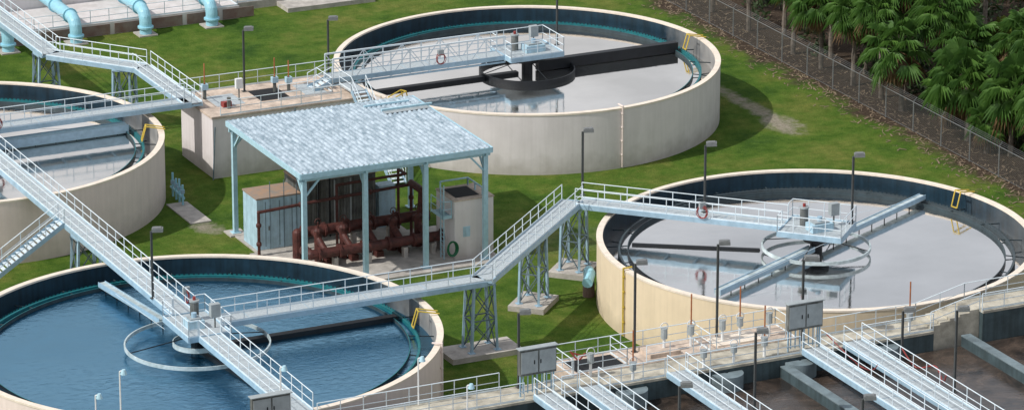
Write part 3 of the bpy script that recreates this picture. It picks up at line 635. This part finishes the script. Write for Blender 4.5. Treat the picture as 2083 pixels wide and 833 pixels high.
PL=[(28.3,30.5,4.6,1.55),(25.0,36.8,5.6,1.3),(22.6,41,5.4,1.25),(31.1,31.5,7.2,1.4),(33.8,29.6,5.4,1.4),(32.5,23.3,4.2,1.55),(35.2,19.7,4.5,1.5),(37.0,27.3,6.2,1.35),(29.2,35,8.4,1.3),(33.5,34,9.2,1.2),(19.8,44.5,5.4,1.2),
    (27,46,8.5,1.2),(31,42,9,1.2),(38,37,9,1.2),(40,30,8,1.3),(39.5,21,6.5,1.3),(38.5,14.5,4.5,1.4),(42,18,7,1.3),(17,51,6,1.15),(29,52,9,1.2),(36,46,9.5,1.2),(43,38,9,1.2),(45,25,8,1.2),(43,10,5,1.3),(15.5,57,6,1.1),(23,58,8,1.1),(34,56,9,1.2),(42,50,9,1.2),
    (46,5,6,1.2),(48,14,8,1.2),(50,-4,5,1.2),(12,63,6,1.1),(18,68,8,1.1),(27.2,33.8,6.8,1.15),(36.3,24,7.6,1.25),(31.3,27.5,2.6,1.0),(37.5,17.5,2.6,1.2),(24.2,44,8,1.2),(21,50,7.5,1.1),(35.3,33,4.2,1.2),(33.6,20.5,2.2,1.0),(36.6,15.8,5.6,1.4),(26.5,40,4,1.2)]
for x,y,h,sc in PL:
    s,t=W(x,y)
    if s<46.8: s=46.8
    palm(s,t,h,sc)
b=MB(); rnd=random.Random(3)
for i in range(460):
    t=rnd.uniform(-35,85); s=rnd.uniform(48.4,78); 
    r=rnd.uniform(.6,1.5)*(1+.025*(s-49)); hh=r*rnd.uniform(.8,2.0)
    for j in range(75):
        v=Vector((rnd.gauss(0,1),rnd.gauss(0,1),abs(rnd.gauss(0,1)))).normalized()*rnd.uniform(.5,1.2); c=Vector((s+v.x*r,t+v.y*r,.1+v.z*hh))
        a=Vector((rnd.gauss(0,1),rnd.gauss(0,1),rnd.gauss(0,1))).normalized()*rnd.uniform(.12,.36); w=a.cross(Vector((rnd.gauss(0,1),rnd.gauss(0,1),rnd.gauss(0,1)))).normalized()*rnd.uniform(.05,.14)
        b.add([c-a,c+w,c+a,c-w],[(0,1,2,3)],'leafC')
b.obj('undergrowth_shrubs')
# ---------------------------------------------------------------- light, sky, camera
saz=math.radians(180); sel=math.radians(45)
sd=Vector((math.cos(sel)*math.cos(saz),math.cos(sel)*math.sin(saz),math.sin(sel)))
l=bpy.data.lights.new('sun','SUN'); l.energy=3.3; l.angle=math.radians(.8); l.color=(1,.965,.91)
lo=bpy.data.objects.new('sun',l); S.collection.objects.link(lo); lo.rotation_euler=sd.to_track_quat('Z','Y').to_euler()
w=bpy.data.worlds.new('World'); S.world=w; w.use_nodes=True; N=w.node_tree.nodes; L=w.node_tree.links
sky=N.new('ShaderNodeTexSky'); sky.sky_type='NISHITA'; sky.sun_disc=False; sky.sun_elevation=sel; sky.sun_rotation=math.pi/2-saz; sky.dust_density=2.0; sky.altitude=50
tc=N.new('ShaderNodeTexCoord'); mp=N.new('ShaderNodeMapping'); mp.inputs['Scale'].default_value=(1,1,2.2); L.new(tc.outputs['Generated'],mp.inputs['Vector'])
nz=N.new('ShaderNodeTexNoise'); nz.inputs['Scale'].default_value=2.6; nz.inputs['Detail'].default_value=7; nz.inputs['Roughness'].default_value=.55; L.new(mp.outputs['Vector'],nz.inputs['Vector'])
rp=N.new('ShaderNodeValToRGB'); rp.color_ramp.elements[0].position=.36; rp.color_ramp.elements[1].position=.60; L.new(nz.outputs['Fac'],rp.inputs['Fac'])
mxw=N.new('ShaderNodeMixRGB'); L.new(rp.outputs['Color'],mxw.inputs[0]); L.new(sky.outputs[0],mxw.inputs[1]); mxw.inputs[2].default_value=(4.9,4.9,5.1,1)
# low sky whitened: haze added to brighten the water reflections
sp=N.new('ShaderNodeSeparateXYZ'); L.new(tc.outputs['Generated'],sp.inputs[0])
hz=N.new('ShaderNodeMapRange'); hz.inputs['From Min'].default_value=.27; hz.inputs['From Max'].default_value=.55; hz.inputs['To Min'].default_value=.82; hz.inputs['To Max'].default_value=0; L.new(sp.outputs['Z'],hz.inputs['Value'])
mh=N.new('ShaderNodeMixRGB'); L.new(hz.outputs[0],mh.inputs[0]); L.new(mxw.outputs[0],mh.inputs[1]); mh.inputs[2].default_value=(5.1,5.1,5.1,1)
L.new(mh.outputs[0],N['Background'].inputs['Color']); N['Background'].inputs['Strength'].default_value=.15
cam=bpy.data.cameras.new('camera'); co=bpy.data.objects.new('camera',cam); S.collection.objects.link(co); S.camera=co
co.location=(-110.4,-252.0,94); co.rotation_euler=(PI/2-math.radians(18.33),0,-math.radians(25.5)); cam.sensor_width=36; cam.lens=36*8900/2083; cam.clip_start=1; cam.clip_end=8000
S.view_settings.view_transform='Standard'; S.view_settings.look='None'; S.view_settings.exposure=0
